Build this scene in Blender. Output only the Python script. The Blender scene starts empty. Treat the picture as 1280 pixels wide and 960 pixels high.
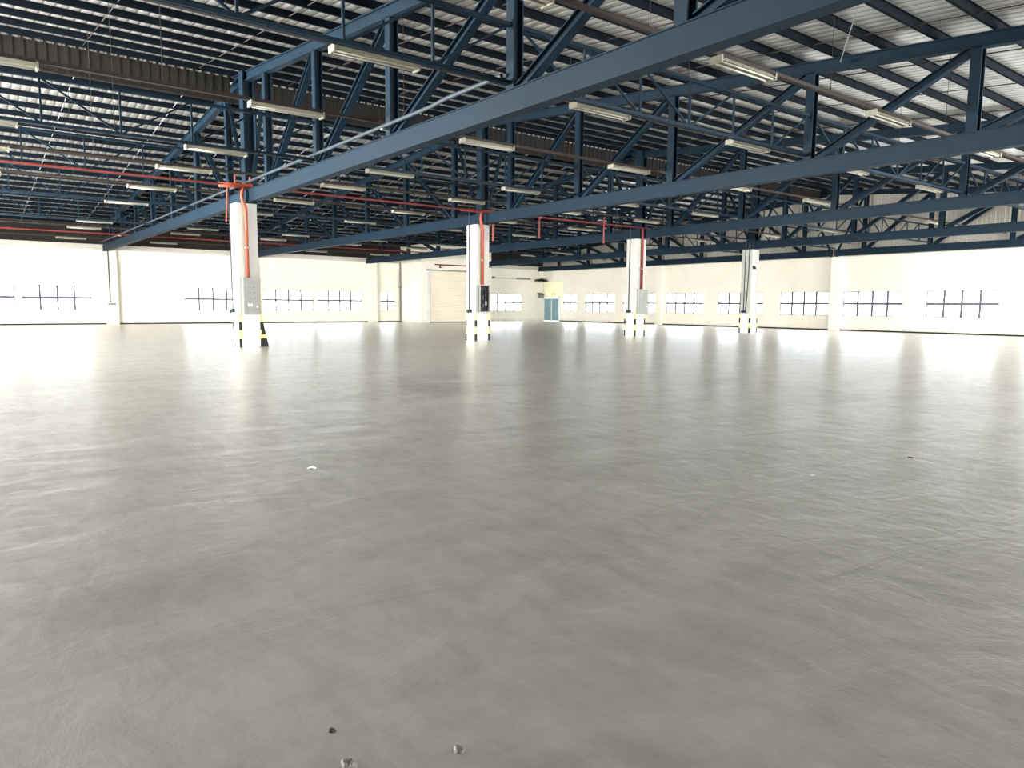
import bpy, math, random
from mathutils import Vector, Matrix

# ------------------------------------------------------------------ camera, sky, light, exposure
S = bpy.context.scene
COL = S.collection
S.view_settings.view_transform = 'Standard'
S.view_settings.look = 'None'
S.view_settings.exposure = 0.28
S.view_settings.gamma = 1.0
S.view_settings.use_curve_mapping = False

FOCAL_PX = 900.885
cam_data = bpy.data.cameras.new('camera')
cam_data.sensor_width = 36.0
cam_data.lens = FOCAL_PX / 1280 * 36.0
cam_data.clip_end = 500
cam = bpy.data.objects.new('camera', cam_data)
COL.objects.link(cam)
FW = Vector((-0.788416, 0.605585, -0.108014))
RT = Vector((0.608459, 0.793547, 0.007792))
UP = Vector((-0.090433, 0.059578, 0.994119))
M = Matrix((RT, UP, -FW)).transposed().to_4x4()
M.translation = Vector((0, 0, 1.6))
cam.matrix_world = M
S.camera = cam

world = bpy.data.worlds.new('overcast_sky')
S.world = world
world.use_nodes = True
bg = world.node_tree.nodes['Background']
bg.inputs['Color'].default_value = (0.93, 0.96, 1.0, 1)
bg.inputs['Strength'].default_value = 11.0


def added_daylight(name, loc, aim, sx, sy, power, color=(1.0, 0.98, 0.94)):
    """Area lamp added in an unseen doorway to light the hall; it fills the opening."""
    l = bpy.data.lights.new(name, 'AREA')
    l.shape = 'RECTANGLE'
    l.size, l.size_y = sx, sy
    l.energy = power
    l.color = color
    o = bpy.data.objects.new(name, l)
    COL.objects.link(o)
    o.location = loc
    o.rotation_euler = Vector(aim).to_track_quat('-Z', 'Y').to_euler()
    return o


# measured lay-out (metres)
XC, CW, H = -27.465, 0.748, 5.22
CY = [8.585 + 10.488 * i for i in range(4)]
YT = [8.835, 19.323, 29.811, 40.299, 50.05]
XL, XR, YB, YR = -60.66, 8.0, 50.70, -13.0

ADDED_REAR_DOORS = [(-48, -40), (-37, -29), (-26, -19)]  # unseen openings added behind the camera, spaced to steer light onto the walls
ADDED_SIDE_DOORS = [(13, 20), (23.5, 30.5), (34, 41), (43, 49)]  # unseen openings added on the right, kept away from the near floor's light
DOOR_H = 4.6
for a, b in ADDED_REAR_DOORS:  # one added lamp per opening, its power set for brightness
    added_daylight('added_daylight_rear', ((a + b) / 2, YR + 0.02, DOOR_H / 2), (0, 1, 0.0), b - a, DOOR_H, 1500 if a < -40 else 12000)
for a, b in ADDED_SIDE_DOORS:
    added_daylight('added_daylight_side', (XR - 0.02, (a + b) / 2, DOOR_H / 2), (-1, 0, 0.0), b - a, DOOR_H, 4800 if a > 20 else 1500)


# ------------------------------------------------------------------ materials
def mat(name, base=(0.5, 0.5, 0.5), rough=0.6, metal=0.0, spec=0.5):
    m = bpy.data.materials.new(name)
    m.use_nodes = True
    b = m.node_tree.nodes['Principled BSDF']
    b.inputs['Base Color'].default_value = (*base, 1)
    b.inputs['Roughness'].default_value = rough
    b.inputs['Metallic'].default_value = metal
    b.inputs['Specular IOR Level'].default_value = spec
    return m


def nodes(m):
    nt = m.node_tree
    return nt, nt.nodes['Principled BSDF']


def nd(nt, t, **kw):
    n = nt.nodes.new(t)
    for k, v in kw.items():
        if k in n.inputs:
            n.inputs[k].default_value = v
        else:
            setattr(n, k, v)
    return n


def coords(nt, scale=(1, 1, 1)):
    g = nd(nt, 'ShaderNodeNewGeometry')
    mp = nd(nt, 'ShaderNodeMapping')
    mp.inputs['Scale'].default_value = scale
    nt.links.new(g.outputs['Position'], mp.inputs['Vector'])
    return mp.outputs['Vector']


def noise(nt, vec, scale, detail=4, rough=0.55, dist=0.0):
    n = nd(nt, 'ShaderNodeTexNoise')
    n.inputs['Scale'].default_value = scale
    n.inputs['Detail'].default_value = detail
    n.inputs['Roughness'].default_value = rough
    n.inputs['Distortion'].default_value = dist
    nt.links.new(vec, n.inputs['Vector'])
    return n.outputs['Fac']


def ramp(nt, fac, stops):
    r = nd(nt, 'ShaderNodeValToRGB')
    e = r.color_ramp.elements
    while len(e) < len(stops):
        e.new(0.5)
    for k, (p, c) in enumerate(stops):
        e[k].position = p
        e[k].color = (*c, 1) if len(c) == 3 else c
    nt.links.new(fac, r.inputs['Fac'])
    return r.outputs['Color']


def mix(nt, fac, a, b, mode='MIX'):
    x = nd(nt, 'ShaderNodeMix', data_type='RGBA', blend_type=mode)
    for s, v in ((x.inputs[0], fac), (x.inputs[6], a), (x.inputs[7], b)):
        if isinstance(v, (int, float)):
            s.default_value = v
        elif isinstance(v, tuple):
            s.default_value = (*v, 1)
        else:
            nt.links.new(v, s)
    return x.outputs[2]


def math_(nt, op, a, b=None, clamp=False):
    x = nd(nt, 'ShaderNodeMath', operation=op, use_clamp=clamp)
    for s, v in ((x.inputs[0], a), (x.inputs[1], b)):
        if v is None:
            continue
        if isinstance(v, (int, float)):
            s.default_value = v
        else:
            nt.links.new(v, s)
    return x.outputs[0]


def bump(nt, b, height, strength=0.2, dist=0.01, socket='Normal'):
    n = nd(nt, 'ShaderNodeBump')
    n.inputs['Strength'].default_value = strength
    n.inputs['Distance'].default_value = dist
    nt.links.new(height, n.inputs['Height'])
    nt.links.new(n.outputs['Normal'], b.inputs[socket])


def dirty(name, base, dark, rough=0.6, scale=1.5, amount=0.5, metal=0.0, spec=0.5, stretch=(1, 1, 1)):
    m = mat(name, base, rough, metal, spec)
    nt, b = nodes(m)
    v = coords(nt, stretch)
    f = noise(nt, v, scale, 6, 0.65)
    f2 = math_(nt, 'MULTIPLY', ramp(nt, f, [(0.42, (0, 0, 0)), (0.75, (1, 1, 1))]), amount)
    nt.links.new(mix(nt, f2, base, dark), b.inputs['Base Color'])
    return m


# floor: trowelled, dusted, half-polished concrete
def make_floor_material():
    m = mat('polished_concrete', (0.3, 0.3, 0.28), 0.3)
    nt, b = nodes(m)
    v = coords(nt)
    big = noise(nt, v, 0.22, 5, 0.55, 0.4)
    mid = noise(nt, v, 0.9, 6, 0.6, 0.5)
    fine = noise(nt, v, 7.0, 6, 0.7, 0.3)
    streak = noise(nt, coords(nt, (1.0, 0.45, 1)), 1.6, 6, 0.62, 0.8)
    wear = noise(nt, coords(nt, (0.5, 1.1, 1)), 4.5, 5, 0.65, 0.6)
    c = ramp(nt, big, [(0.32, (0.235, 0.231, 0.218)), (0.5, (0.305, 0.301, 0.284)), (0.68, (0.375, 0.369, 0.344))])
    c = mix(nt, 0.5, c, ramp(nt, streak, [(0.30, (0.175, 0.174, 0.166)), (0.5, (0.305, 0.301, 0.284)), (0.70, (0.43, 0.423, 0.394))]))
    c = mix(nt, 0.3, c, ramp(nt, wear, [(0.3, (0.16, 0.159, 0.152)), (0.7, (0.45, 0.442, 0.412))]))
    c = mix(nt, 0.15, c, ramp(nt, fine, [(0.35, (0.15, 0.148, 0.14)), (0.7, (0.46, 0.452, 0.424))]))
    # old oil stains, each with its own place and ragged edge
    g = nd(nt, 'ShaderNodeNewGeometry')
    for (x, y, r, k) in ((-12.0, 7.3, 1.7, 0.55), (-13.8, 8.6, 1.2, 0.35), (-6.9, 12.8, 1.5, 0.45), (-9.5, 13.2, 1.2, 0.3), (-17, 3.2, 1.3, 0.25), (-4.2, 0.7, 1.0, 0.28)):
        d = nd(nt, 'ShaderNodeVectorMath', operation='DISTANCE')
        nt.links.new(g.outputs['Position'], d.inputs[0])
        d.inputs[1].default_value = (x, y, 0)
        f = math_(nt, 'ADD', math_(nt, 'MULTIPLY', d.outputs['Value'], 1 / r), math_(nt, 'MULTIPLY', math_(nt, 'SUBTRACT', mid, 0.5), 2.6))
        f = ramp(nt, f, [(0.25, (1, 1, 1)), (1.0, (0, 0, 0))])
        c = mix(nt, math_(nt, 'MULTIPLY', f, k), c, (0.14, 0.125, 0.11))
    nt.links.new(c, b.inputs['Base Color'])
    rr = ramp(nt, math_(nt, 'ADD', math_(nt, 'MULTIPLY', big, 0.5), math_(nt, 'MULTIPLY', streak, 0.5)), [(0.3, (0.30, 0.30, 0.30)), (0.7, (0.40, 0.40, 0.40))])
    nt.links.new(rr, b.inputs['Roughness'])
    b.inputs['Specular IOR Level'].default_value = 0.6
    cw = math_(nt, 'ADD', math_(nt, 'MULTIPLY', streak, 0.5), math_(nt, 'MULTIPLY', wear, 0.5))
    nt.links.new(ramp(nt, cw, [(0.36, (0.5, 0.5, 0.5)), (0.56, (1, 1, 1))]), b.inputs['Coat Weight'])
    b.inputs['Coat Roughness'].default_value = 0.28
    hgt = math_(nt, 'ADD', math_(nt, 'ADD', streak, math_(nt, 'MULTIPLY', wear, 0.35)), math_(nt, 'MULTIPLY', fine, 0.12))
    bump(nt, b, hgt, 0.5, 0.02)
    bump(nt, b, hgt, 0.7, 0.04, 'Coat Normal')
    return m


def make_wall_material():
    m = mat('cream_wall_paint', (0.86, 0.82, 0.69), 0.75, 0, 0.3)
    nt, b = nodes(m)
    v = coords(nt)
    f = noise(nt, v, 0.5, 6, 0.6)
    c = ramp(nt, f, [(0.3, (0.72, 0.685, 0.585)), (0.6, (0.77, 0.74, 0.635))])
    st = noise(nt, coords(nt, (3, 3, 0.25)), 1.2, 6, 0.65)
    c = mix(nt, math_(nt, 'MULTIPLY', ramp(nt, st, [(0.55, (0, 0, 0)), (0.8, (1, 1, 1))]), 0.35), c, (0.66, 0.58, 0.42))
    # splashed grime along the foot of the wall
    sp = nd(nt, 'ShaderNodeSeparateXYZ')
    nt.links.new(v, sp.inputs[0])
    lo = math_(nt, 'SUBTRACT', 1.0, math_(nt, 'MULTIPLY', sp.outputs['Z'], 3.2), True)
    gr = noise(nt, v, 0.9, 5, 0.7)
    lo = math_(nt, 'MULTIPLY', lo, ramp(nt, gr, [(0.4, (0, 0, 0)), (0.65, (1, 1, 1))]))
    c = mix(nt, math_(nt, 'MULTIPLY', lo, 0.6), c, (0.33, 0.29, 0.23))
    nt.links.new(c, b.inputs['Base Color'])
    return m


def make_foil_material():
    m = mat('silver_foil_insulation', (0.93, 0.92, 0.88), 0.30, 0.8)
    nt, b = nodes(m)
    v = coords(nt, (0.15, 2.2, 1))
    f = noise(nt, v, 1.6, 6, 0.65, 0.5)
    foil = ramp(nt, f, [(0.3, (0.84, 0.82, 0.77)), (0.65, (0.97, 0.96, 0.92))])
    v2 = coords(nt)
    w = nd(nt, 'ShaderNodeTexWave', wave_type='BANDS', bands_direction='Y')
    w.inputs['Scale'].default_value = 1.05
    w.inputs['Distortion'].default_value = 0.6
    w.inputs['Detail'].default_value = 2
    nt.links.new(v2, w.inputs['Vector'])
    # support mesh under the foil: fine dark wires
    nt.links.new(mix(nt, 1.0, foil, ramp(nt, w.outputs['Fac'], [(0.02, (0.42, 0.41, 0.39)), (0.16, (1, 1, 1))]), 'MULTIPLY'), b.inputs['Base Color'])
    bump(nt, b, math_(nt, 'ADD', w.outputs['Fac'], math_(nt, 'MULTIPLY', f, 1.6)), 0.5, 0.03)
    return m


FLOOR = make_floor_material()
WALL = make_wall_material()
FOIL = make_foil_material()
STEEL = dirty('blue_grey_steel_paint', (0.0055, 0.017, 0.030), (0.004, 0.011, 0.019), 0.6, 1.2, 0.6, spec=0.12)
PURLIN = dirty('dark_purlin_paint', (0.004, 0.007, 0.011), (0.003, 0.004, 0.006), 0.8, 1.2, 0.6, spec=0.06)
GALV = dirty('galvanised_grey', (0.42, 0.45, 0.46), (0.24, 0.26, 0.27), 0.4, 2, 0.5, 0.6)
SHEET = dirty('grey_beige_sheet', (0.50, 0.48, 0.42), (0.36, 0.34, 0.30), 0.55, 0.6, 0.6)
FASCIA = dirty('brown_grey_sheet', (0.018, 0.0165, 0.0155), (0.011, 0.010, 0.009), 0.7, 0.8, 0.6, spec=0.2)
BROWN = dirty('brown_trunking', (0.028, 0.021, 0.019), (0.018, 0.014, 0.012), 0.7, 3, 0.5, spec=0.2)
HOUSING = mat('cream_enamel', (0.24, 0.235, 0.18), 0.5, 0, 0.3)
TUBE = mat('white_lamp_tube', (0.42, 0.41, 0.35), 0.4, 0, 0.3)
RED = dirty('red_pipe_paint', (0.17, 0.026, 0.020), (0.11, 0.02, 0.015), 0.5, 2, 0.5, spec=0.25)
ORANGE = dirty('orange_red_pipe_paint', (0.30, 0.060, 0.030), (0.21, 0.045, 0.025), 0.5, 2, 0.5, spec=0.25)
COLUMN = dirty('pale_column_paint', (0.40, 0.40, 0.37), (0.29, 0.29, 0.265), 0.6, 1.6, 0.6, stretch=(2, 2, 0.6))
WHITE = dirty('white_paint', (0.68, 0.69, 0.66), (0.52, 0.52, 0.48), 0.55, 1.5, 0.4)
PANEL = dirty('grey_cabinet_paint', (0.20, 0.203, 0.188), (0.14, 0.14, 0.13), 0.5, 3, 0.5, spec=0.3)
PANELG = dirty('grey_green_cabinet_paint', (0.24, 0.27, 0.235), (0.17, 0.19, 0.165), 0.5, 3, 0.5, spec=0.3)
BLACK = mat('black_plastic', (0.008, 0.009, 0.010), 0.6, 0, 0.15)
CONDUIT = mat('blue_grey_conduit', (0.025, 0.038, 0.05), 0.55, 0, 0.25)
DARK = mat('dark_conduit', (0.02, 0.03, 0.04), 0.5, 0, 0.2)
YELLOW = dirty('yellow_paint', (0.75, 0.66, 0.16), (0.5, 0.42, 0.1), 0.55, 5, 0.4)
BLACKP = mat('black_paint', (0.012, 0.013, 0.014), 0.6, 0, 0.2)
FRAME = mat('window_frame_grey', (0.07, 0.07, 0.10), 0.45)
DOORG = dirty('teal_door_paint', (0.20, 0.33, 0.36), (0.14, 0.24, 0.27), 0.45, 2, 0.4)
SHUT = dirty('beige_shutter', (0.80, 0.74, 0.61), (0.70, 0.63, 0.5), 0.5, 0.5, 0.5)
CREAMP = mat('pale_yellow_board', (0.88, 0.85, 0.58), 0.6)
GREENS = mat('yellow_sign', (0.75, 0.68, 0.25), 0.5)
PAPER = mat('white_paper', (0.9, 0.9, 0.88), 0.7)
CHIP = dirty('broken_concrete', (0.26, 0.255, 0.235), (0.10, 0.10, 0.095), 0.8, 30, 0.8)
PIT = mat('dark_pit', (0.06, 0.06, 0.055), 0.9)

GLASS = bpy.data.materials.new('window_glass')
GLASS.use_nodes = True
_nt = GLASS.node_tree
_nt.nodes.clear()
_o = _nt.nodes.new('ShaderNodeOutputMaterial')
_mx = _nt.nodes.new('ShaderNodeMixShader')
_t = _nt.nodes.new('ShaderNodeBsdfTransparent')
_t.inputs['Color'].default_value = (0.95, 0.97, 0.97, 1)
_g = _nt.nodes.new('ShaderNodeBsdfGlossy')
_g.inputs['Roughness'].default_value = 0.05
_mx.inputs[0].default_value = 0.08
_nt.links.new(_t.outputs[0], _mx.inputs[1])
_nt.links.new(_g.outputs[0], _mx.inputs[2])
_nt.links.new(_mx.outputs[0], _o.inputs[0])


# ------------------------------------------------------------------ mesh collector
class MB:
    def __init__(s):
        s.v, s.f = [], []

    def add(s, vs, fs):
        n = len(s.v)
        s.v += [tuple(v) for v in vs]
        s.f += [tuple(i + n for i in f) for f in fs]

    def box(s, x0, x1, y0, y1, z0, z1):
        s.add([(x0, y0, z0), (x1, y0, z0), (x1, y1, z0), (x0, y1, z0), (x0, y0, z1), (x1, y0, z1), (x1, y1, z1), (x0, y1, z1)],
              [(0, 3, 2, 1), (4, 5, 6, 7), (0, 1, 5, 4), (1, 2, 6, 5), (2, 3, 7, 6), (3, 0, 4, 7)])
        return s

    def cbox(s, x0, x1, y0, y1, z0, z1, c):
        """box with chamfered vertical edges"""
        p = [(x0 + c, y0), (x1 - c, y0), (x1, y0 + c), (x1, y1 - c), (x1 - c, y1), (x0 + c, y1), (x0, y1 - c), (x0, y0 + c)]
        return s.prism([(x, y, z0) for x, y in p], (0, 0, z1 - z0))

    def prism(s, poly, d):
        n = len(poly)
        d = Vector(d)
        a = [Vector(p) for p in poly]
        vs = a + [p + d for p in a]
        fs = [tuple(range(n))[::-1], tuple(range(n, 2 * n))]
        fs += [(k, (k + 1) % n, (k + 1) % n + n, k + n) for k in range(n)]
        s.add(vs, fs)
        return s

    def profile(s, prof, a, b, side, up):
        """extrude a closed 2-D profile (side, up coordinates) from a to b"""
        a, b, side, up = Vector(a), Vector(b), Vector(side), Vector(up)
        return s.prism([a + side * u + up * w for u, w in prof], b - a)

    def beam(s, a, b, w, h, side=(0, 1, 0)):
        """rectangular bar from a to b; w along side, h across it"""
        a, b = Vector(a), Vector(b)
        t = (b - a).normalized()
        sd = Vector(side)
        sd = (sd - t * sd.dot(t)).normalized()
        up = t.cross(sd)
        return s.profile([(-w / 2, -h / 2), (w / 2, -h / 2), (w / 2, h / 2), (-w / 2, h / 2)], a, b, sd, up)

    def hbeam(s, a, b, w, h, side=(0, 1, 0), tf=0.03, tw=0.03, flip=False):
        """H section bar from a to b: flanges of width w lie along side"""
        a, b = Vector(a), Vector(b)
        t = (b - a).normalized()
        sd = Vector(side)
        sd = (sd - t * sd.dot(t)).normalized()
        up = t.cross(sd)
        if flip:
            sd, up = up, sd
        W, Hh = w / 2, h / 2
        x = tw / 2
        pr = [(-W, -Hh), (W, -Hh), (W, -Hh + tf), (x, -Hh + tf), (x, Hh - tf), (W, Hh - tf), (W, Hh), (-W, Hh), (-W, Hh - tf), (-x, Hh - tf), (-x, -Hh + tf), (-W, -Hh + tf)]
        return s.profile(pr, a, b, sd, up)

    def tube(s, pts, r, n=8):
        pts = [Vector(p) for p in pts]
        rings = []
        for k, p in enumerate(pts):
            d = (pts[min(k + 1, len(pts) - 1)] - pts[max(k - 1, 0)]).normalized()
            q = Vector((0, 0, 1)) if abs(d.z) < 0.9 else Vector((1, 0, 0))
            u = d.cross(q).normalized()
            w = u.cross(d)
            rings.append([p + u * (r * math.cos(2 * math.pi * j / n)) + w * (r * math.sin(2 * math.pi * j / n)) for j in range(n)])
        vs = [v for rg in rings for v in rg]
        fs = []
        for k in range(len(rings) - 1):
            for j in range(n):
                a, b = k * n + j, k * n + (j + 1) % n
                fs.append((a, b, b + n, a + n))
        fs.append(tuple(range(n))[::-1])
        fs.append(tuple(range((len(rings) - 1) * n, len(rings) * n)))
        s.add(vs, fs)
        return s

    def mesh(s, name, m):
        me = bpy.data.meshes.new(name)
        me.from_pydata(s.v, [], s.f)
        me.materials.append(m)
        me.update()
        return me

    def build(s, name, m, parent=None, smooth=False):
        return link(name, s.mesh(name, m), parent, smooth)


def link(name, me, parent=None, smooth=False):
    o = bpy.data.objects.new(name, me)
    COL.objects.link(o)
    if parent is not None:
        o.parent = parent
    if smooth:
        for p in me.polygons:
            p.use_smooth = True
    return o


def tag(o, label=None, cat=None, group=None, kind=None):
    if label:
        o['label'] = label
    if cat:
        o['category'] = cat
    if group:
        o['group'] = group
    if kind:
        o['kind'] = kind
    return o


def thing(name, label, cat, loc=(0, 0, 0), group=None):
    o = bpy.data.objects.new(name, None)
    COL.objects.link(o)
    o.location = loc
    o.empty_display_size = 0.2
    return tag(o, label, cat, group)


def struct(name, mb, m, parent=None, label=None):
    o = mb.build(name, m, parent)
    if parent is None:
        tag(o, label, None, None, 'structure')
    return o


def copy_tree(src, parent=None):
    c = src.copy()
    COL.objects.link(c)
    if parent is not None:
        c.parent = parent
    for ch in list(src.children):
        copy_tree(ch, c)
    return c


ORD = 'first second third fourth fifth sixth seventh eighth ninth tenth eleventh twelfth thirteenth fourteenth fifteenth sixteenth seventeenth eighteenth nineteenth twentieth'.split()


def ordinal(k):
    if k < 20:
        return ORD[k]
    if k < 29:
        return 'twenty-' + ORD[k - 20]
    return 'thirtieth' if k == 29 else 'thirty-' + ORD[k - 30]


# ------------------------------------------------------------------ shell
struct('floor', MB().box(XL - 0.3, XR + 0.3, YR - 0.3, YB + 0.3, -0.2, 0), FLOOR)

SILL, BAR, HEAD = 1.07, 1.93, 2.79
LEFT_WIN = [(-11.6, -7.4), (-5.6, -1.4), (-0.95, 3.25), (3.68, 7.86), (14.25, 18.5), (20.36, 24.72), (25.1, 29.3), (31.2, 32.65), (43.55, 47.85)]
BACK_WIN = [(-57.3, -55.2), (-53.97, -49.8), (-48.7, -44.55), (-43.3, -39.3), (-37.78, -33.5), (-31.98, -28.05), (-26.95, -22.8), (-21.3, -17.1), (-15.6, -11.4), (-9.9, -5.7), (-4.2, 0.0)]


def wall_with_holes(along, lo, hi, holes, z1, place):
    """boxes around rectangular holes; place(u0,u1,z0,z1) adds one box"""
    u = lo
    for a, b, z0, zz in sorted(holes):
        place(u, a, 0, z1)
        if z0 > 0:
            place(a, b, 0, z0)
        place(a, b, zz, z1)
        u = b
    place(u, hi, 0, z1)


WT = 5.42
mb = MB()
wall_with_holes('y', YR, YB, [(a, b, SILL, HEAD) for a, b in LEFT_WIN], WT, lambda a, b, c, d: mb.box(XL - 0.22, XL, a, b, c, d))
struct('wall_left', mb, WALL)
mb = MB()
wall_with_holes('x', XL - 0.22, XR, [(a, b, SILL, HEAD) for a, b in BACK_WIN] + [(-60.5, -57.85, 0, 2.56)], 5.26, lambda a, b, c, d: mb.box(a, b, YB, YB + 0.22, c, d))
struct('wall_back', mb, WALL)
mb = MB()
wall_with_holes('x', XL, XR, [(a, b, 0, DOOR_H) for a, b in ADDED_REAR_DOORS], 10.1, lambda a, b, c, d: mb.box(a, b, YR - 0.22, YR, c, d))
struct('wall_rear', mb, WALL)
mb = MB()
wall_with_holes('y', YR, YB, [(a, b, 0, DOOR_H) for a, b in ADDED_SIDE_DOORS], 6.7, lambda a, b, c, d: mb.box(XR, XR + 0.22, a, b, c, d))
struct('wall_right', mb, WALL)

# upper gable of ribbed sheet above the back wall
mb = MB()
n = int((XR - XL) / 0.25)
poly_top = lambda x: (9.55 + 0.0875 * (x + 28) + 0.55) if x < -29.05 else (9.59 - 0.096 * (x + 27.46) + 0.53)
prev = None
for k in range(n + 1):
    x0, x1 = XL + k * 0.25, XL + k * 0.25 + 0.19
    if k == 0:
        mb.box(XL - 0.3, XL, YB + 0.03, YB + 0.10, 5.26, poly_top(x0))
    mb.box(x0, x1, YB + 0.04, YB + 0.10, 5.26, poly_top(x0))
    mb.box(x1, x1 + 0.06, YB + 0.015, YB + 0.10, 5.26, poly_top(x0))
struct('wall_back_gable', mb, SHEET)
# sloping dark sheet over the left wall
mb = MB()
mb.box(XL - 0.02, XL + 0.16, YR, 33.3, WT, WT + 0.38).box(XL - 0.02, XL + 0.16, 41.0, YB + 0.03, WT, WT + 0.38)
struct('trim_1', mb, SHEET)
mb = MB()
for k in range(int((YB - YR) / 0.3) + 1):
    y = YR + k * 0.3
    mb.box(XL - 0.10, XL - 0.04, y, y + 0.22, WT, 7.3)
    mb.box(XL - 0.10, XL - 0.01, y + 0.22, y + 0.3, WT, 7.3)
struct('wall_left_upper', mb, FASCIA)

# roof (foil underside)
def zL(x):
    return 9.55 + 0.0875 * (x + 28)


def zU(x):
    return 9.59 - 0.096 * (x + 27.46)


def slope_slab(x0, x1, fz, y0, y1, off, t):
    m = MB()
    a, b = fz(x0) + off, fz(x1) + off
    m.add([(x0, y0, a), (x1, y0, b), (x1, y1, b), (x0, y1, a), (x0, y0, a + t), (x1, y0, b + t), (x1, y1, b + t), (x0, y1, a + t)],
          [(0, 3, 2, 1), (4, 5, 6, 7), (0, 1, 5, 4), (1, 2, 6, 5), (2, 3, 7, 6), (3, 0, 4, 7)])
    return m


RO = 0.33 + 0.18
struct('ceiling', slope_slab(XL - 0.3, -28.72, zL, YR - 0.2, YB + 0.3, RO, 0.06), FOIL)
struct('ceiling_upper', slope_slab(-28.8, XR + 0.3, zU, YR - 0.2, YB + 0.3, RO, 0.06), FOIL)
# step between the two roofs: ribbed closing sheet, one length per bay
edges = [-1.65] + YT
for i in range(len(edges) - 1 + 1):
    a = YR if i == 0 else edges[i - 1] + 0.2
    b = edges[i] - 0.2
    mb = MB()
    m_ = int((b - a) / 0.3)
    for k in range(m_):
        y = a + k * (b - a) / m_
        w = (b - a) / m_
        mb.box(-28.76, -28.73, y, y + w * 0.7, 9.08, 10.21)
        mb.box(-28.76, -28.70, y + w * 0.7, y + w, 9.08, 10.21)
    mb.box(-28.73, -28.66, a, b, 9.06, 9.13)
    mb.box(-28.76, -28.73, b, min(b + 0.4, YB) if i < 5 else YB + 0.05, 9.08, 9.46)
    mb.box(-28.76, -28.73, b, b + 0.4 if i < 5 else YB + 0.05, 9.85, 10.21)
    struct('trim_%d' % (2 + i), mb, FASCIA)

# concrete frame on the left wall: tie beam and pilasters
mb = MB()
mb.box(XL, XL + 0.10, YR, 33.3, 4.66, WT)
mb.box(XL, XL + 0.10, 41.0, YB, 4.66, WT)
struct('trim_8', mb, WALL)
for k, y in enumerate((-1.65, 9.15, 19.32, 30.25)):
    struct('trim_%d' % (9 + k), MB().cbox(XL, XL + 0.42, y - 0.42, y + 0.42, 0, WT, 0.03), WALL)
for k, x in enumerate((-44.05, XC, -10.0)):
    struct('trim_%d' % (13 + k), MB().cbox(x - 0.38, x + 0.38, YB - 0.3, YB, 0, 5.26, 0.03), WALL)
mb = MB()
mb.box(XL, XR, YB - 0.07, YB, 4.78, 5.26)
struct('trim_16', mb, WALL)
# dark skirting line of dirt-stained render at the wall foot
struct('baseboard_left', MB().box(XL, XL + 0.03, YR, 33.3, 0, 0.09), FASCIA)
mb = MB().box(-57.8, XR, YB - 0.03, YB, 0, 0.09)
struct('baseboard_back', mb, FASCIA)

# projecting stair block in the left corner with its roller shutter
XB, Y0B, Y1B = -56.8, 33.3, 41.0
mb = MB()
mb.box(XL, XB, Y0B, Y1B, 0, 7.02)
struct('wall_block', mb, WALL)
mb = MB()
z = 0.0
while z < 4.62:
    mb.prism([(XB + 0.02, 34.05, z), (XB + 0.07, 34.05, z + 0.03), (XB + 0.07, 34.05, z + 0.10), (XB + 0.02, 34.05, z + 0.13)], (0, 6.3, 0))
    z += 0.13
sh = thing('roller_shutter', 'closed beige roller shutter on the projecting block behind the second pillar', 'shutter', (XB, 37.2, 0))
mi = sh.matrix_world.inverted()


def into(root, name, mb_, m, smooth=False):
    """part given in world coordinates, parented to a thing without rotation"""
    l = root.location
    mb_.v = [(a - l.x, b - l.y, c - l.z) for a, b, c in mb_.v]
    return mb_.build(name, m, root, smooth)


into(sh, 'curtain', mb, SHUT)
into(sh, 'guide_rail', MB().box(XB, XB + 0.14, 33.75, 34.05, 0, 4.75), WHITE)
into(sh, 'guide_rail', MB().box(XB, XB + 0.14, 40.35, 40.6, 0, 4.75), WHITE)
into(sh, 'header', MB().box(XB, XB + 0.16, 33.75, 40.6, 4.70, 4.80), PANEL)
into(sh, 'bottom_bar', MB().box(XB + 0.01, XB + 0.12, 34.05, 40.35, 0.0, 0.10), PANEL)


# windows
def window(n, axis, a, b, plane, outward):
    """frame with mullions and one mid bar; glass pane behind"""
    fr = MB()
    t = 0.05
    def bx(u0, u1, z0, z1, d0, d1):
        p0, p1 = sorted((plane + outward * d0, plane + outward * d1))
        if axis == 'y':
            return (p0, p1, u0, u1, z0, z1)
        return (u0, u1, p0, p1, z0, z1)
    k = max(2, round((b - a) / 1.06))
    fr.box(*bx(a, a + t, SILL, HEAD, 0.05, 0.11))
    fr.box(*bx(b - t, b, SILL, HEAD, 0.05, 0.11))
    fr.box(*bx(a, b, SILL, SILL + t, 0.05, 0.11))
    fr.box(*bx(a, b, HEAD - t, HEAD, 0.05, 0.11))
    root = fr.build('window_%d' % n, FRAME)
    tag(root, None, None, None, 'structure')
    mu = MB()
    for j in range(1, k):
        u = a + (b - a) * j / k
        mu.box(*bx(u - 0.07, u + 0.07, SILL, HEAD, 0.05, 0.11))
    mu.box(*bx(a, b, BAR - 0.085, BAR + 0.085, 0.045, 0.115))
    mu.build('mullion', FRAME, root)
    MB().box(*bx(a, b, SILL, HEAD, 0.075, 0.085)).build('pane', GLASS, root)
    s_ = MB().box(*bx(a - 0.05, b + 0.05, SILL - 0.06, SILL, -0.05, 0.2))
    s_.build('sill', WALL, root)


n = 1
for a, b in LEFT_WIN:
    window(n, 'y', a, b, XL, -1)
    n += 1
for a, b in BACK_WIN:
    window(n, 'x', a, b, YB, 1)
    n += 1

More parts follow.
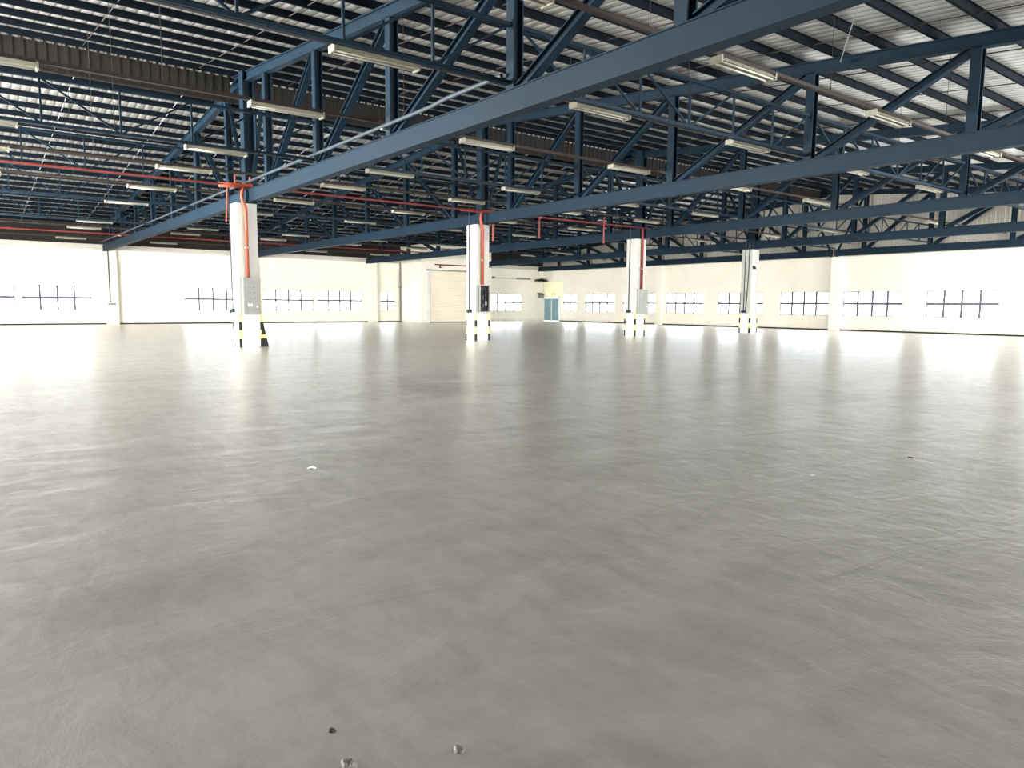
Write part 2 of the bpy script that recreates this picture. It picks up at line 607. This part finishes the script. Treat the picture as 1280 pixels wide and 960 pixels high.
# teal double door in the far corner
d = MB().box(-60.5, -60.38, YB - 0.05, YB + 0.12, 0, 2.56)
d.box(-57.97, -57.85, YB - 0.05, YB + 0.12, 0, 2.56)
d.box(-60.5, -57.85, YB - 0.05, YB + 0.12, 2.46, 2.56)
root = d.build('door_1', WHITE)
tag(root, None, None, None, 'structure')
for x0, x1 in ((-60.36, -59.22), (-59.10, -57.98)):
    lf = MB().box(x0, x1, YB + 0.02, YB + 0.06, 0.02, 2.44)
    w = (x1 - x0) / 6
    for k in range(6):
        lf.box(x0 + k * w + 0.03, x0 + (k + 1) * w - 0.05, YB - 0.015, YB + 0.02, 0.08, 2.38)
    leaf = lf.build('leaf', DOORG, root)
    MB().tube([(x1 - 0.12 if x0 < -60 else x0 + 0.12, YB - 0.06, 0.95), (x1 - 0.12 if x0 < -60 else x0 + 0.12, YB - 0.06, 1.25)], 0.02).build('handle', GALV, leaf)
MB().box(-59.22, -59.10, YB - 0.02, YB + 0.06, 0.0, 2.46).build('meeting_post', WHITE, root)
tr = thing('overdoor_board', 'pale yellow board on the wall above the teal double door', 'board', (-58.9, YB, 2.6))
into(tr, 'board', MB().box(-60.35, -57.3, YB - 0.04, YB, 2.62, 4.18), CREAMP)
into(tr, 'edge_strip', MB().box(-60.35, -57.3, YB - 0.06, YB, 4.18, 4.25).box(-57.3, -57.22, YB - 0.06, YB, 2.62, 4.25), WHITE)
sg = thing('wall_sign', 'small white and yellow sign box over the teal door', 'sign', (-58.6, YB - 0.04, 2.75))
into(sg, 'housing', MB().box(-59.1, -58.3, YB - 0.14, YB - 0.04, 2.72, 3.0), WHITE)
into(sg, 'face', MB().box(-59.05, -58.35, YB - 0.15, YB - 0.14, 2.75, 2.97), GREENS)
# dark wall fan and lamp beside the door
fan = thing('wall_lamp', 'dark domed wall lamp high in the corner above the teal door', 'lamp', (-60.0, YB, 4.3))
dm = MB()
N = 14
vs, fs = [], []
for j in range(5):
    r, zz = (0.04, 0.30, 0.52, 0.66, 0.72)[j], (4.50, 4.46, 4.38, 4.28, 4.20)[j]
    vs += [(-60.0 + r * math.cos(2 * math.pi * k / N), YB - 0.8 + r * math.sin(2 * math.pi * k / N), zz) for k in range(N)]
for j in range(4):
    for k in range(N):
        fs.append((j * N + k, j * N + (k + 1) % N, (j + 1) * N + (k + 1) % N, (j + 1) * N + k))
fs.append(tuple(range(N)))
dm.add(vs, fs)
into(fan, 'shade', dm, BLACK, True)
into(fan, 'arm', MB().tube([(-60.0, YB, 4.55), (-60.0, YB - 0.8, 4.55), (-60.0, YB - 0.8, 4.42)], 0.025), BLACK)
bl = MB().tube([(-60.0, YB - 0.8, 4.28), (-60.0, YB - 0.8, 4.05)], 0.09, 10)
into(fan, 'bulb', bl, TUBE, True)
bx = thing('sounder_box', 'dark grey box on the left wall beside the teal door', 'box', (XL, 50.3, 2.5))
into(bx, 'case', MB().box(XL, XL + 0.3, 50.05, 50.55, 2.45, 2.85), PANEL)
into(bx, 'hood', MB().prism([(XL, 49.95, 2.85), (XL + 0.45, 49.95, 2.8), (XL, 49.95, 3.0)], (0, 0.7, 0)), BLACK)
# conduit with a dark bracket along the far left wall
cd = thing('wall_conduit', 'thin level conduit with a dark box on the far left wall behind the block', 'conduit', (XL, 46, 4.3))
into(cd, 'pipe', MB().tube([(XL + 0.05, 43.3, 4.42), (XL + 0.05, 48.9, 4.42)], 0.03), GALV)
into(cd, 'junction_box', MB().box(XL, XL + 0.12, 47.1, 48.9, 4.36, 4.54), PANEL)
into(cd, 'end_box', MB().box(XL, XL + 0.14, 43.9, 44.2, 4.36, 4.58), PANEL)


# ------------------------------------------------------------------ roof trusses
BZ0, BZ1 = 5.29, 5.73          # bottom chord
TD, PW = 0.33, 0.18            # top chord depth, purlin depth
RPT = [-25.35, -21.05, -16.45, -11.5, -7.35, -2.8, 1.8, 6.2]
LPT = [-29.8, -34.5, -39.1, -43.7, -48.3, -52.9, -57.3]
NEAR = ['first line from the camera', 'second line from the camera', 'third line from the camera', 'fourth line from the camera', 'last line along the back wall']
SC = 0.24


def truss(i, side):
    y = YT[i]
    left = side == 'left'
    f = zL if left else zU
    pts = LPT if left else RPT
    xe = (XB if i == 3 else XL + 0.05) if left else XR - 0.05
    if left and i == 3:
        pts = [p for p in pts if p > XB + 1]
    if i == 4 and left:
        xe = XL + 0.05
    x0 = XC - 0.22 if left else XC + 0.22
    t = thing('roof_truss', f'blue steel roof truss {side} of the pillar row, {NEAR[i]}', 'truss', (x0, y, BZ0), 'roof trusses')
    # bottom chord: flat-faced channel box with a projecting bottom plate
    a, b = min(x0, xe), max(x0, xe)
    into(t, 'bottom_chord', MB().box(a, b, y - 0.11, y + 0.11, BZ0 + 0.03, BZ1).box(a, b, y - 0.15, y + 0.15, BZ0, BZ0 + 0.03).box(a, b, y - 0.14, y + 0.14, BZ1, BZ1 + 0.02), STEEL)
    # top chord
    xs = XC - 0.05 if left else XC + 0.05 - 1.3
    if left:
        xs = -28.2
    A, B = Vector((xs, y, f(xs) + TD / 2)), Vector((xe, y, f(xe) + TD / 2))
    into(t, 'top_chord', MB().hbeam(A, B, 0.24, TD, tf=0.03, tw=0.10), STEEL)
    sgn = -1 if left else 1
    for p in pts:
        into(t, 'post', MB().hbeam((p, y, BZ1), (p, y, f(p) + 0.02), SC, SC, side=(1, 0, 0), tf=0.03, tw=0.03, flip=False), STEEL)
    chain = [x0] + pts
    for k in range(len(chain) - 1):
        p, q = chain[k], chain[k + 1]
        w = 0.12 if k == 0 else 0.20
        c = 0.10 if k == 0 else 0.24
        if abs(f(q) - BZ1) < 0.6:
            continue
        into(t, 'diagonal_brace', MB().hbeam((p + sgn * c, y, BZ1 + 0.02), (q - sgn * 0.14, y, f(q) - 0.02), w, w, tf=0.025, tw=0.03), STEEL)
    if left:
        p = pts[-1]
    # end plates on the column
    into(t, 'end_plate', MB().box(x0 - 0.02, x0 + 0.02, y - 0.16, y + 0.16, BZ0 - 0.04, BZ1 + 0.06), STEEL)
    return t


for i in range(5):
    truss(i, 'right')
    truss(i, 'left')


# longitudinal lattice girders between the trusses
def lattice(x, y0, y1, label):
    zb, zt = 5.86, 6.93
    t = thing('lattice_girder', label, 'girder', (x, y0, zb), 'lattice girders')
    for zz in (zb, zt):
        c = MB()
        c.box(x - 0.06, x - 0.015, y0, y1, zz - 0.035, zz + 0.035)
        c.box(x + 0.015, x + 0.06, y0, y1, zz - 0.035, zz + 0.035)
        into(t, 'bottom_rail' if zz == zb else 'top_rail', c, STEEL)
    st = (y1 - y0) / 6
    for k in range(1, 6):
        into(t, 'strut', MB().beam((x, y0 + k * st, zb), (x, y0 + k * st, zt), 0.045, 0.045), STEEL)
    for k in range(6):
        a, b = y0 + k * st, y0 + (k + 1) * st
        if k < 3:
            into(t, 'diagonal', MB().beam((x, a, zt), (x, b, zb), 0.045, 0.045, (1, 0, 0)), STEEL)
        else:
            into(t, 'diagonal', MB().beam((x, a, zb), (x, b, zt), 0.045, 0.045, (1, 0, 0)), STEEL)
    return t


BAY = ['bay nearest the camera', 'second bay from the camera', 'third bay from the camera', 'fourth bay from the camera', 'bay against the back wall']
GX = [(-11.5, 'right of the pillars, rightmost line'), (-21.05, 'right of the pillars, line nearest them'), (XC, 'directly over the pillar row'), (-34.5, 'left of the pillars, line nearest them'), (-43.7, 'left of the pillars, leftmost line')]
yy = [-1.65] + YT
for x, w in GX:
    for i in range(5):
        if i == 4 and x < -40:
            continue
        lattice(x, yy[i] + 0.13, yy[i + 1] - 0.13, f'slim blue lattice girder {w}, {BAY[i]}')

# ------------------------------------------------------------------ purlins and sag rods
zprof = [(-0.075, 0), (0.012, 0), (0.012, PW - 0.012), (0.075, PW - 0.012), (0.075, PW), (0.0, PW), (0.0, 0.012), (-0.063, 0.012), (-0.063, 0.03), (-0.075, 0.03)]
pm = MB().profile(zprof, (0, YR, 0), (0, YB, 0), (1, 0, 0), (0, 0, 1)).mesh('roof_purlin', PURLIN)
x = -28.55
k = 0
while x < XR - 0.3:
    o = link('roof_purlin', pm)
    o.location = (x, 0, zU(x) + TD)
    o.rotation_euler = (0, math.atan(0.096), 0)
    tag(o, f'dark steel purlin under the upper right roof, {ordinal(k)} counted from the roof step', 'purlin', 'purlins of the upper roof')
    x += 1.27
    k += 1
x = -30.0
k = 0
while x > XL + 0.2:
    o = link('roof_purlin', pm)
    o.location = (x, 0, zL(x) + TD)
    o.rotation_euler = (0, -math.atan(0.0875), 0)
    tag(o, f'dark steel purlin under the lower left roof, {ordinal(k)} counted from the roof step', 'purlin', 'purlins of the lower roof')
    x -= 1.28
    k += 1
for i in range(5):
    for j, dy in enumerate((1.95, 5.5, 9.15)):
        y = yy[i] + dy
        for side, f, a, b in (('right', zU, -28.5, XR - 0.3), ('left', zL, -30.0, XL + 0.3)):
            o = MB().tube([(a, y, f(a) + TD + 0.05), (b, y, f(b) + TD + 0.05)], 0.016, 6).build('sag_rod', GALV if side == 'left' else BROWN)
            tag(o, f'thin {ORD[j]} sag rod across the purlins {side} of the pillars, {BAY[i]}', 'rod', 'sag rods')

# ------------------------------------------------------------------ batten lights on trunking
ROWS = [(-8.6, 5.98, 'rightmost row'), (-12.45, 5.98, 'second row from the right'), (-16.95, 5.98, 'third row from the right'),
        (-22.7, 5.98, 'fourth row from the right'), (-26.5, 5.98, 'row beside the pillars'), (-31.6, 5.98, 'first row left of the pillars'),
        (-36.9, 5.98, 'second row left of the pillars'), (-46.4, 5.95, 'third row left of the pillars'), (-50.6, 5.95, 'fourth row left of the pillars'), (-56.9, 5.78, 'row along the left wall')]


def roofz(x):
    return (zL(x) if x < -28.7 else zU(x)) + TD + PW


# prototype fixture built along Y at the origin, tubes hanging below
L = 1.70
proto = None


def make_light():
    t = thing('batten_light', '', 'light')
    hs = MB()
    hs.profile([(-0.13, -0.03), (-0.05, 0.0), (0.05, 0.0), (0.13, -0.03), (0.13, -0.02), (0.05, 0.06), (-0.05, 0.06), (-0.13, -0.02)], (0, -L / 2, 0), (0, L / 2, 0), (1, 0, 0), (0, 0, 1))
    hs.build('housing', HOUSING, t)
    for sx in (-0.075, 0.075):
        MB().tube([(sx, -L / 2 + 0.04, -0.04), (sx, L / 2 - 0.04, -0.04)], 0.019, 8).build('tube', TUBE, t, True)
    for sy in (-1, 1):
        MB().box(-0.13, 0.13, sy * L / 2 - 0.02, sy * L / 2 + 0.02, -0.065, 0.065).build('end_cap', HOUSING, t)
    return t


proto = make_light()
first = True
for (x, z, nm) in ROWS:
    y_end = 33.0 if x < XB + 1 else 50.3
    tz = z + 0.16
    o = thing('lighting_trunking', f'thin brown trunking carrying the lights of the {nm}', 'trunking', (x, 0, tz), 'lighting trunking')
    into(o, 'channel', MB().profile([(-0.045, 0), (0.045, 0), (0.045, 0.07), (0.035, 0.07), (0.035, 0.01), (-0.035, 0.01), (-0.035, 0.07), (-0.045, 0.07)], (x, -3, tz), (x, y_end, tz), (1, 0, 0), (0, 0, 1)), BROWN)
    y = -2.0
    while y < y_end:
        into(o, 'hanger_rod', MB().tube([(x, y, tz + 0.01), (x, y, roofz(x))], 0.007, 6), BROWN)
        y += 5.72
    for k in range(0, 10):
        y = 0.65 + 5.72 * k
        if y > y_end - 1:
            break
        if first:
            c = proto
            first = False
        else:
            c = copy_tree(proto)
        c.location = (x, y, z + 0.094)
        tag(c, f'cream twin-tube batten light, {ORD[k]} from the camera in the {nm}', 'light', 'batten lights')

# ------------------------------------------------------------------ pillars
PN = ['nearest pillar', 'second pillar', 'third pillar', 'farthest free pillar']
PD = ['with the black and yellow slanted guard and grey cabinet', 'with the open black switch recess', 'with the grey-green cabinet', 'without any red pipe']


def guard_strip(t, x, y, sx, sy, z1=1.25):
    """striped corner angle: four bands on one part each colour"""
    n = 4
    hgt = z1 / n
    yb, bb = MB(), MB()
    for k in range(n):
        m_ = bb if k % 2 == 0 else yb
        z0, z2 = k * hgt, (k + 1) * hgt
        m_.box(min(x, x - sx * 0.08), max(x, x - sx * 0.08), min(y, y + sy * 0.014), max(y, y + sy * 0.014), z0, z2)
        m_.box(min(x, x + sx * 0.014), max(x, x + sx * 0.014), min(y + sy * 0.014, y - sy * 0.08), max(y + sy * 0.014, y - sy * 0.08), z0, z2)
    g = into(t, 'corner_guard', bb, BLACKP)
    l = t.location
    yb.v = [(a - l.x, b - l.y, c - l.z) for a, b, c in yb.v]
    yb.build('yellow_band', YELLOW, g)


for i, cy in enumerate(CY):
    h = CW / 2
    t = thing('concrete_pillar', f'square pale concrete pillar, {PN[i]} {PD[i]}', 'pillar', (XC, cy, 0), 'concrete pillars')
    into(t, 'shaft', MB().cbox(XC - h, XC + h, cy - h, cy + h, 0, H, 0.025), COLUMN)
    pl = MB()
    pl.cbox(XC - h - 0.012, XC + h + 0.012, cy - h - 0.012, cy + h + 0.012, 0, 1.22, 0.03)
    into(t, 'painted_base', pl, WHITE)
    for sx, sy in ((1, -1), (1, 1), (-1, -1), (-1, 1)):
        guard_strip(t, XC + sx * (h + 0.013), cy + sy * (h + 0.013), sx, sy)
    into(t, 'steel_stub', MB().hbeam((XC, YT[i], H), (XC, YT[i], 10.0), 0.42, 0.42, side=(1, 0, 0), tf=0.05, tw=0.05), STEEL)
    into(t, 'cap_plate', MB().box(XC - 0.30, XC + 0.30, YT[i] - 0.26, YT[i] + 0.26, H, H + 0.05), STEEL)
    # conduit on the face towards the camera with its switch box
    c = thing('switch_conduit', f'dark conduit ending in a small switch box on the {PN[i]}', 'conduit', (XC, cy - h, 1.2), 'switch conduits')
    xx = XC - 0.10 if i else XC - 0.30
    into(c, 'pipe', MB().tube([(xx, cy - h - 0.035, 1.4), (xx, cy - h - 0.035, 6.1)], 0.022), DARK)
    into(c, 'switch_box', MB().box(xx - 0.12, xx + 0.16, cy - h - 0.10, cy - h, 1.27, 1.42), DARK)
    into(c, 'lever', MB().tube([(xx, cy - h - 0.08, 1.34), (xx + 0.12, cy - h - 0.16, 1.26)], 0.02), BLACK)

F = XC + CW / 2   # face of the pillars towards the right
# slanted striped guard board leaning on the nearest pillar
cy = CY[0]
t = thing('guard_board', 'slanted black and yellow striped guard board leaning against the nearest pillar', 'guard', (XC, cy + CW / 2, 0))
z_ = [0, 0.32, 0.45, 0.92, 1.12]
yo = lambda z: 0.03 + 0.24 * (1 - z / 1.15)
for k in range(4):
    a, b = z_[k], z_[k + 1]
    y0_ = cy + CW / 2 + 0.02
    into(t, 'black_panel' if k % 2 == 0 else 'yellow_band', MB().prism([(F + 0.02, y0_, a), (F + 0.02, y0_ + yo(a), a), (F + 0.02, y0_ + yo(b), b), (F + 0.02, y0_, b)], (-0.62, 0, 0)), BLACKP if k % 2 == 0 else YELLOW)
# cabinets
t = thing('pillar_cabinet', 'grey steel cabinet fixed on the nearest pillar below the red pipe', 'cabinet', (F, CY[0], 1.2))
into(t, 'case', MB().box(F, F + 0.16, CY[0] - 0.26, CY[0] + 0.36, 1.20, 2.55), PANEL)
dr = into(t, 'door', MB().box(F + 0.16, F + 0.18, CY[0] - 0.24, CY[0] + 0.34, 1.22, 2.53), PANEL)
ha = MB().box(F + 0.18, F + 0.20, CY[0] - 0.10, CY[0] - 0.05, 1.50, 1.60).box(F + 0.18, F + 0.20, CY[0] - 0.01, CY[0] + 0.04, 1.50, 1.60).box(F + 0.18, F + 0.205, CY[0] + 0.20, CY[0] + 0.24, 1.46, 1.52)
l = t.location
ha.v = [(a - l.x, b - l.y, c - l.z) for a, b, c in ha.v]
ha.build('latch', WHITE, dr)
bo = MB()
for py in (-0.05, 0.12):
    for pz in (1.78, 1.98, 2.18):
        bo.box(F + 0.18, F + 0.187, CY[0] + py, CY[0] + py + 0.025, pz, pz + 0.025)
bo.v = [(a - l.x, b - l.y, c - l.z) for a, b, c in bo.v]
bo.build('bolt', BLACK, dr)
into(t, 'base_board', MB().box(F + 0.013, F + 0.07, CY[0] - 0.24, CY[0] + 0.34, 0.02, 1.19), WHITE)

t = thing('switch_recess', 'open black switch cabinet on the second pillar below the red pipe', 'cabinet', (F, CY[1], 1.3))
into(t, 'case', MB().box(F, F + 0.15, CY[1] - 0.24, CY[1] - 0.20, 1.30, 2.52).box(F, F + 0.15, CY[1] + 0.28, CY[1] + 0.30, 1.30, 2.52).box(F, F + 0.15, CY[1] - 0.2, CY[1] + 0.28, 1.30, 1.33).box(F, F + 0.15, CY[1] - 0.2, CY[1] + 0.28, 2.49, 2.52), PANEL)
into(t, 'back_plate', MB().box(F + 0.005, F + 0.03, CY[1] - 0.2, CY[1] + 0.28, 1.33, 2.49), BLACK)
into(t, 'side_flap', MB().box(F + 0.05, F + 0.07, CY[1] - 0.36, CY[1] - 0.24, 1.32, 2.50), PANELG)
for k, (py, pz, m_) in enumerate(((-0.05, 2.2, BLACK), (0.1, 2.2, BLACK), (-0.05, 1.95, DARK), (0.1, 1.95, BLACK), (0.12, 1.70, PANEL), (-0.05, 1.6, DARK))):
    into(t, 'breaker', MB().box(F + 0.03, F + 0.11, CY[1] + py - 0.05, CY[1] + py + 0.05, pz - 0.09, pz + 0.09), m_)

t = thing('pillar_cabinet', 'grey-green steel cabinet on the third pillar, standing past its edge', 'cabinet', (F, CY[2], 1.2))
into(t, 'case', MB().box(F, F + 0.16, CY[2] - 0.24, CY[2] + 0.46, 1.18, 2.55), PANELG)
dr = into(t, 'door', MB().box(F + 0.16, F + 0.18, CY[2] - 0.22, CY[2] + 0.44, 1.20, 2.53), PANELG)
la = MB().box(F + 0.18, F + 0.205, CY[2] + 0.30, CY[2] + 0.36, 1.55, 1.68)
l = t.location
la.v = [(a - l.x, b - l.y, c - l.z) for a, b, c in la.v]
la.build('latch', GALV, dr)
into(t, 'rib', MB().box(F + 0.18, F + 0.19, CY[2] + 0.10, CY[2] + 0.12, 1.25, 2.48), PANELG)

# fourth pillar fittings
cy = CY[3]
t = thing('cable_cover', 'pale cable cover with bent grey conduit on the farthest free pillar', 'cable cover', (F, cy, 1.3))
into(t, 'cover', MB().box(F, F + 0.06, cy - 0.33, cy - 0.02, 1.1, 3.9), WHITE)
into(t, 'conduit', MB().tube([(XC + 0.05, cy - CW / 2 - 0.04, 1.4), (XC + 0.12, cy - CW / 2 - 0.04, 2.4), (XC + 0.18, cy - CW / 2 - 0.04, 4.0), (XC + 0.18, cy - CW / 2 - 0.04, 5.6)], 0.025), DARK)
t = thing('dome_camera', 'small black dome camera on the farthest free pillar', 'camera', (F, cy - 0.25, 4.1))
into(t, 'bracket', MB().box(F, F + 0.1, cy - 0.30, cy - 0.18, 4.12, 4.2), BLACK)
into(t, 'dome', MB().tube([(F + 0.1, cy - 0.24, 4.13), (F + 0.1, cy - 0.24, 4.05), (F + 0.1, cy - 0.24, 4.0)], 0.09, 12), BLACK, True)

# ------------------------------------------------------------------ red pipes
SPZ = 5.80
t = thing('sprinkler_main', 'long thin red sprinkler main running past the pillar tops', 'pipe', (-27.4, 0, SPZ))
into(t, 'pipe', MB().tube([(-27.0, -3, SPZ), (-27.0, 30.2, SPZ)], 0.035), RED)
for k, y in enumerate((22.3, 26.6)):
    br = into(t, 'drop_pipe', MB().tube([(-27.0, y, SPZ + 0.35), (-27.0, y, SPZ - 0.9)], 0.045), RED)
    l = t.location
    hd = MB().tube([(-27.0 - l.x, y - l.y, -0.9), (-27.0 - l.x, y - l.y, -0.98)], 0.06)
    hd.build('sprinkler_head', RED, br)
    into(t, 'tee', MB().box(-27.07, -26.93, y - 0.10, y + 0.10, SPZ - 0.06, SPZ + 0.06), RED)
t = thing('sprinkler_main', 'long thin red sprinkler main near the left wall', 'pipe', (-50.0, 0, 5.78))
into(t, 'pipe', MB().tube([(-50.0, -3, 5.72), (-50.0, 33.0, 5.72)], 0.04), RED)
for k, y in enumerate((2.5, 14, 25)):
    into(t, 'coupling', MB().tube([(-50, y, 5.72), (-50, y + 0.2, 5.72)], 0.06), RED)
for i in range(3):
    cy = CY[i]
    xp = F + 0.075
    m_ = ORANGE if i < 2 else RED
    t = thing('riser_pipe', f'{"orange-red" if i < 2 else "red"} pipe down the {PN[i]} to its cabinet', 'pipe', (xp, cy, 2.5), 'riser pipes')
    top = [(xp, cy - 0.05, 2.54), (xp, cy - 0.05, 4.95), (xp, cy - 0.08, 5.1), (xp + 0.04, cy - 0.16, 5.25), (xp + 0.06, cy - 0.20, 5.45), (xp + 0.06, cy - 0.18, 5.62), (xp + 0.02, cy - 0.10, 5.74), (xp, cy, SPZ)]
    if i == 2:
        top = [(xp, cy, 2.54), (xp, cy, 5.7), (xp, cy - 0.06, SPZ)]
    into(t, 'pipe', MB().tube(top, 0.062, 10), m_, True)
    into(t, 'clip', MB().box(F, xp + 0.075, cy - 0.13, cy + 0.03, 3.6, 3.66), PANEL)
    if i == 0:
        into(t, 'crosshead', MB().tube([(xp - 0.05, cy - 0.95, SPZ - 0.02), (xp, cy - 0.5, SPZ), (xp, cy + 0.2, SPZ + 0.04)], 0.085, 10), m_, True)
        into(t, 'valve_stem', MB().tube([(xp, cy - 0.4, SPZ), (xp, cy - 0.4, SPZ + 0.35)], 0.03), m_)
        into(t, 'valve_stem', MB().tube([(xp, cy + 0.12, SPZ), (xp, cy + 0.12, SPZ + 0.35)], 0.03), m_)
        into(t, 'drain_pipe', MB().tube([(xp - 0.75, cy - 0.45, SPZ), (xp - 0.78, cy - 0.48, 5.3), (xp - 0.85, cy - 0.5, 4.6)], 0.03), m_)
    elif i == 1:
        into(t, 'crosshead', MB().tube([(xp - 0.1, cy - 1.2, SPZ), (xp, cy + 0.1, SPZ), (xp + 0.35, cy + 0.35, SPZ)], 0.065, 10), RED, True)
        into(t, 'drop_leg', MB().tube([(xp + 0.25, cy + 0.35, 5.25), (xp + 0.25, cy + 0.35, 4.5)], 0.05), RED)
# red-brown pipe along the block front above the shutter
t = thing('block_pipe', 'red-brown pipe above the roller shutter on the projecting block', 'pipe', (XB + 0.2, 36, 5.2))
into(t, 'pipe', MB().tube([(XB + 0.2, 34.6, 5.25), (XB + 0.2, 40.9, 5.25)], 0.06), RED)
for y in (35.2, 39.6):
    into(t, 'hanger', MB().beam((XB + 0.1, y, 5.30), (XB + 0.1, y, 4.95), 0.08, 0.2), RED)
t = thing('downpipe', 'dark downpipe at the edge of the projecting block', 'pipe', (XL + 0.1, Y0B - 0.1, 0))
into(t, 'pipe', MB().tube([(XL + 0.12, Y0B - 0.12, 0.02), (XL + 0.12, Y0B - 0.12, 5.5)], 0.07), PANEL)
into(t, 'bracket', MB().box(XL, XL + 0.2, Y0B - 0.24, Y0B - 0.02, 3.2, 3.3), PANEL)
# cable on the first left-wall pilaster
t = thing('pilaster_conduit', 'dark conduit with lever box on the left wall pilaster', 'conduit', (XL + 0.42, 9.15, 1.5))
into(t, 'pipe', MB().tube([(XL + 0.46, 9.0, 1.6), (XL + 0.46, 9.0, WT)], 0.035), DARK)
into(t, 'lever_box', MB().box(XL + 0.42, XL + 0.56, 8.85, 9.35, 1.42, 1.56), PANEL)
# pale pipe running beside the first truss
t = thing('truss_conduit', 'dull grey-blue pipe running just above the chord of the first truss', 'pipe', (-30, YT[0] - 0.3, 5.95))
into(t, 'pipe', MB().tube([(-60.2, YT[0] - 0.24, 5.96), (-14.2, YT[0] - 0.24, 5.96), (-13.6, YT[0] - 0.24, 6.0), (-11.6, YT[0] - 0.24, 6.0)], 0.045), CONDUIT)
for x in (-52.9, -43.7, -34.5, -21.05, -16.45):
    into(t, 'clamp', MB().box(x - 0.05, x + 0.05, YT[0] - 0.30, YT[0] - 0.12, 5.86, 5.90), GALV)
# inclined stay rod near the top of the frame
t = thing('stay_rod', 'thin slanting stay rod hanging from the roof at the top right', 'rod', (-9.2, 16.7, 6))
into(t, 'rod', MB().tube([(-8.3, 15.6, zU(-8.3) + TD), (-10.5, 18.9, zU(-10.5) + TD - 0.25)], 0.013, 6), GALV)
into(t, 'cleat', MB().box(-10.53, -10.47, 18.86, 18.94, zU(-10.5) + TD - 0.28, zU(-10.5) + TD - 0.18), STEEL)


# ------------------------------------------------------------------ litter and damage on the floor
def lump(name, label, cat, x, y, r, m, seed, flat=0.18, n=11):
    rd = random.Random(seed)
    mb_ = MB()
    ring = [(r * (0.7 + 0.5 * rd.random()) * math.cos(2 * math.pi * k / n), r * 0.8 * (0.7 + 0.5 * rd.random()) * math.sin(2 * math.pi * k / n)) for k in range(n)]
    vs = [(a, b, 0.0) for a, b in ring] + [(a * 0.72, b * 0.72, r * flat * (0.6 + 0.6 * rd.random())) for a, b in ring] + [(a * 0.35, b * 0.35, r * flat * (rd.random() * 0.8)) for a, b in ring] + [(0, 0, r * flat * 0.2)]
    fs = []
    for j in range(2):
        fs += [(j * n + k, j * n + (k + 1) % n, (j + 1) * n + (k + 1) % n, (j + 1) * n + k) for k in range(n)]
    fs += [(2 * n + k, 2 * n + (k + 1) % n, 3 * n) for k in range(n)]
    fs.append(tuple(range(n))[::-1])
    mb_.add(vs, fs)
    o = mb_.build(name, m)
    o.location = (x, y, 0.0005)
    return tag(o, label, cat)


pp = MB()
pp.add([(-0.07, -0.03, 0.004), (0.0, -0.035, 0.03), (0.07, -0.02, 0.006), (0.075, 0.035, 0.01), (0.01, 0.03, 0.045), (-0.065, 0.04, 0.012),
        (-0.07, -0.03, 0.0), (0.0, -0.035, 0.026), (0.07, -0.02, 0.002), (0.075, 0.035, 0.006), (0.01, 0.03, 0.041), (-0.065, 0.04, 0.008)],
       [(0, 1, 4, 5), (1, 2, 3, 4), (6, 11, 10, 7), (7, 10, 9, 8), (0, 5, 11, 6), (2, 8, 9, 3), (0, 6, 7, 1), (1, 7, 8, 2), (5, 4, 10, 11), (4, 3, 9, 10)])
o = pp.build('paper_scrap', PAPER)
o.location = (-6.67, 2.66, 0)
o.rotation_euler = (0, 0, 0.9)
o.scale = (0.6, 0.6, 0.6)
tag(o, 'small white scrap of paper lying alone on the grey floor', 'paper')
lump('concrete_chip', 'crumbled concrete spall with a dark hollow near the bottom centre of the floor', 'chip', -2.05, 1.35, 0.028, CHIP, 3, 0.3)
lump('concrete_chip', 'small dark chip in the floor left of the crumbled spalls', 'chip', -2.44, 1.03, 0.018, PIT, 5, 0.25)
lump('concrete_chip', 'wide rough patch of crumbled concrete at the bottom edge of the floor', 'chip', -2.215, 0.995, 0.04, CHIP, 9, 0.22)
lump('concrete_chip', 'tiny pale chip on the floor right of the paper scrap', 'chip', -3.63, 6.45, 0.03, PAPER, 12, 0.2)
lump('concrete_chip', 'tiny dark chip on the floor far right of the paper scrap', 'chip', -3.45, 8.09, 0.035, PIT, 14, 0.2)
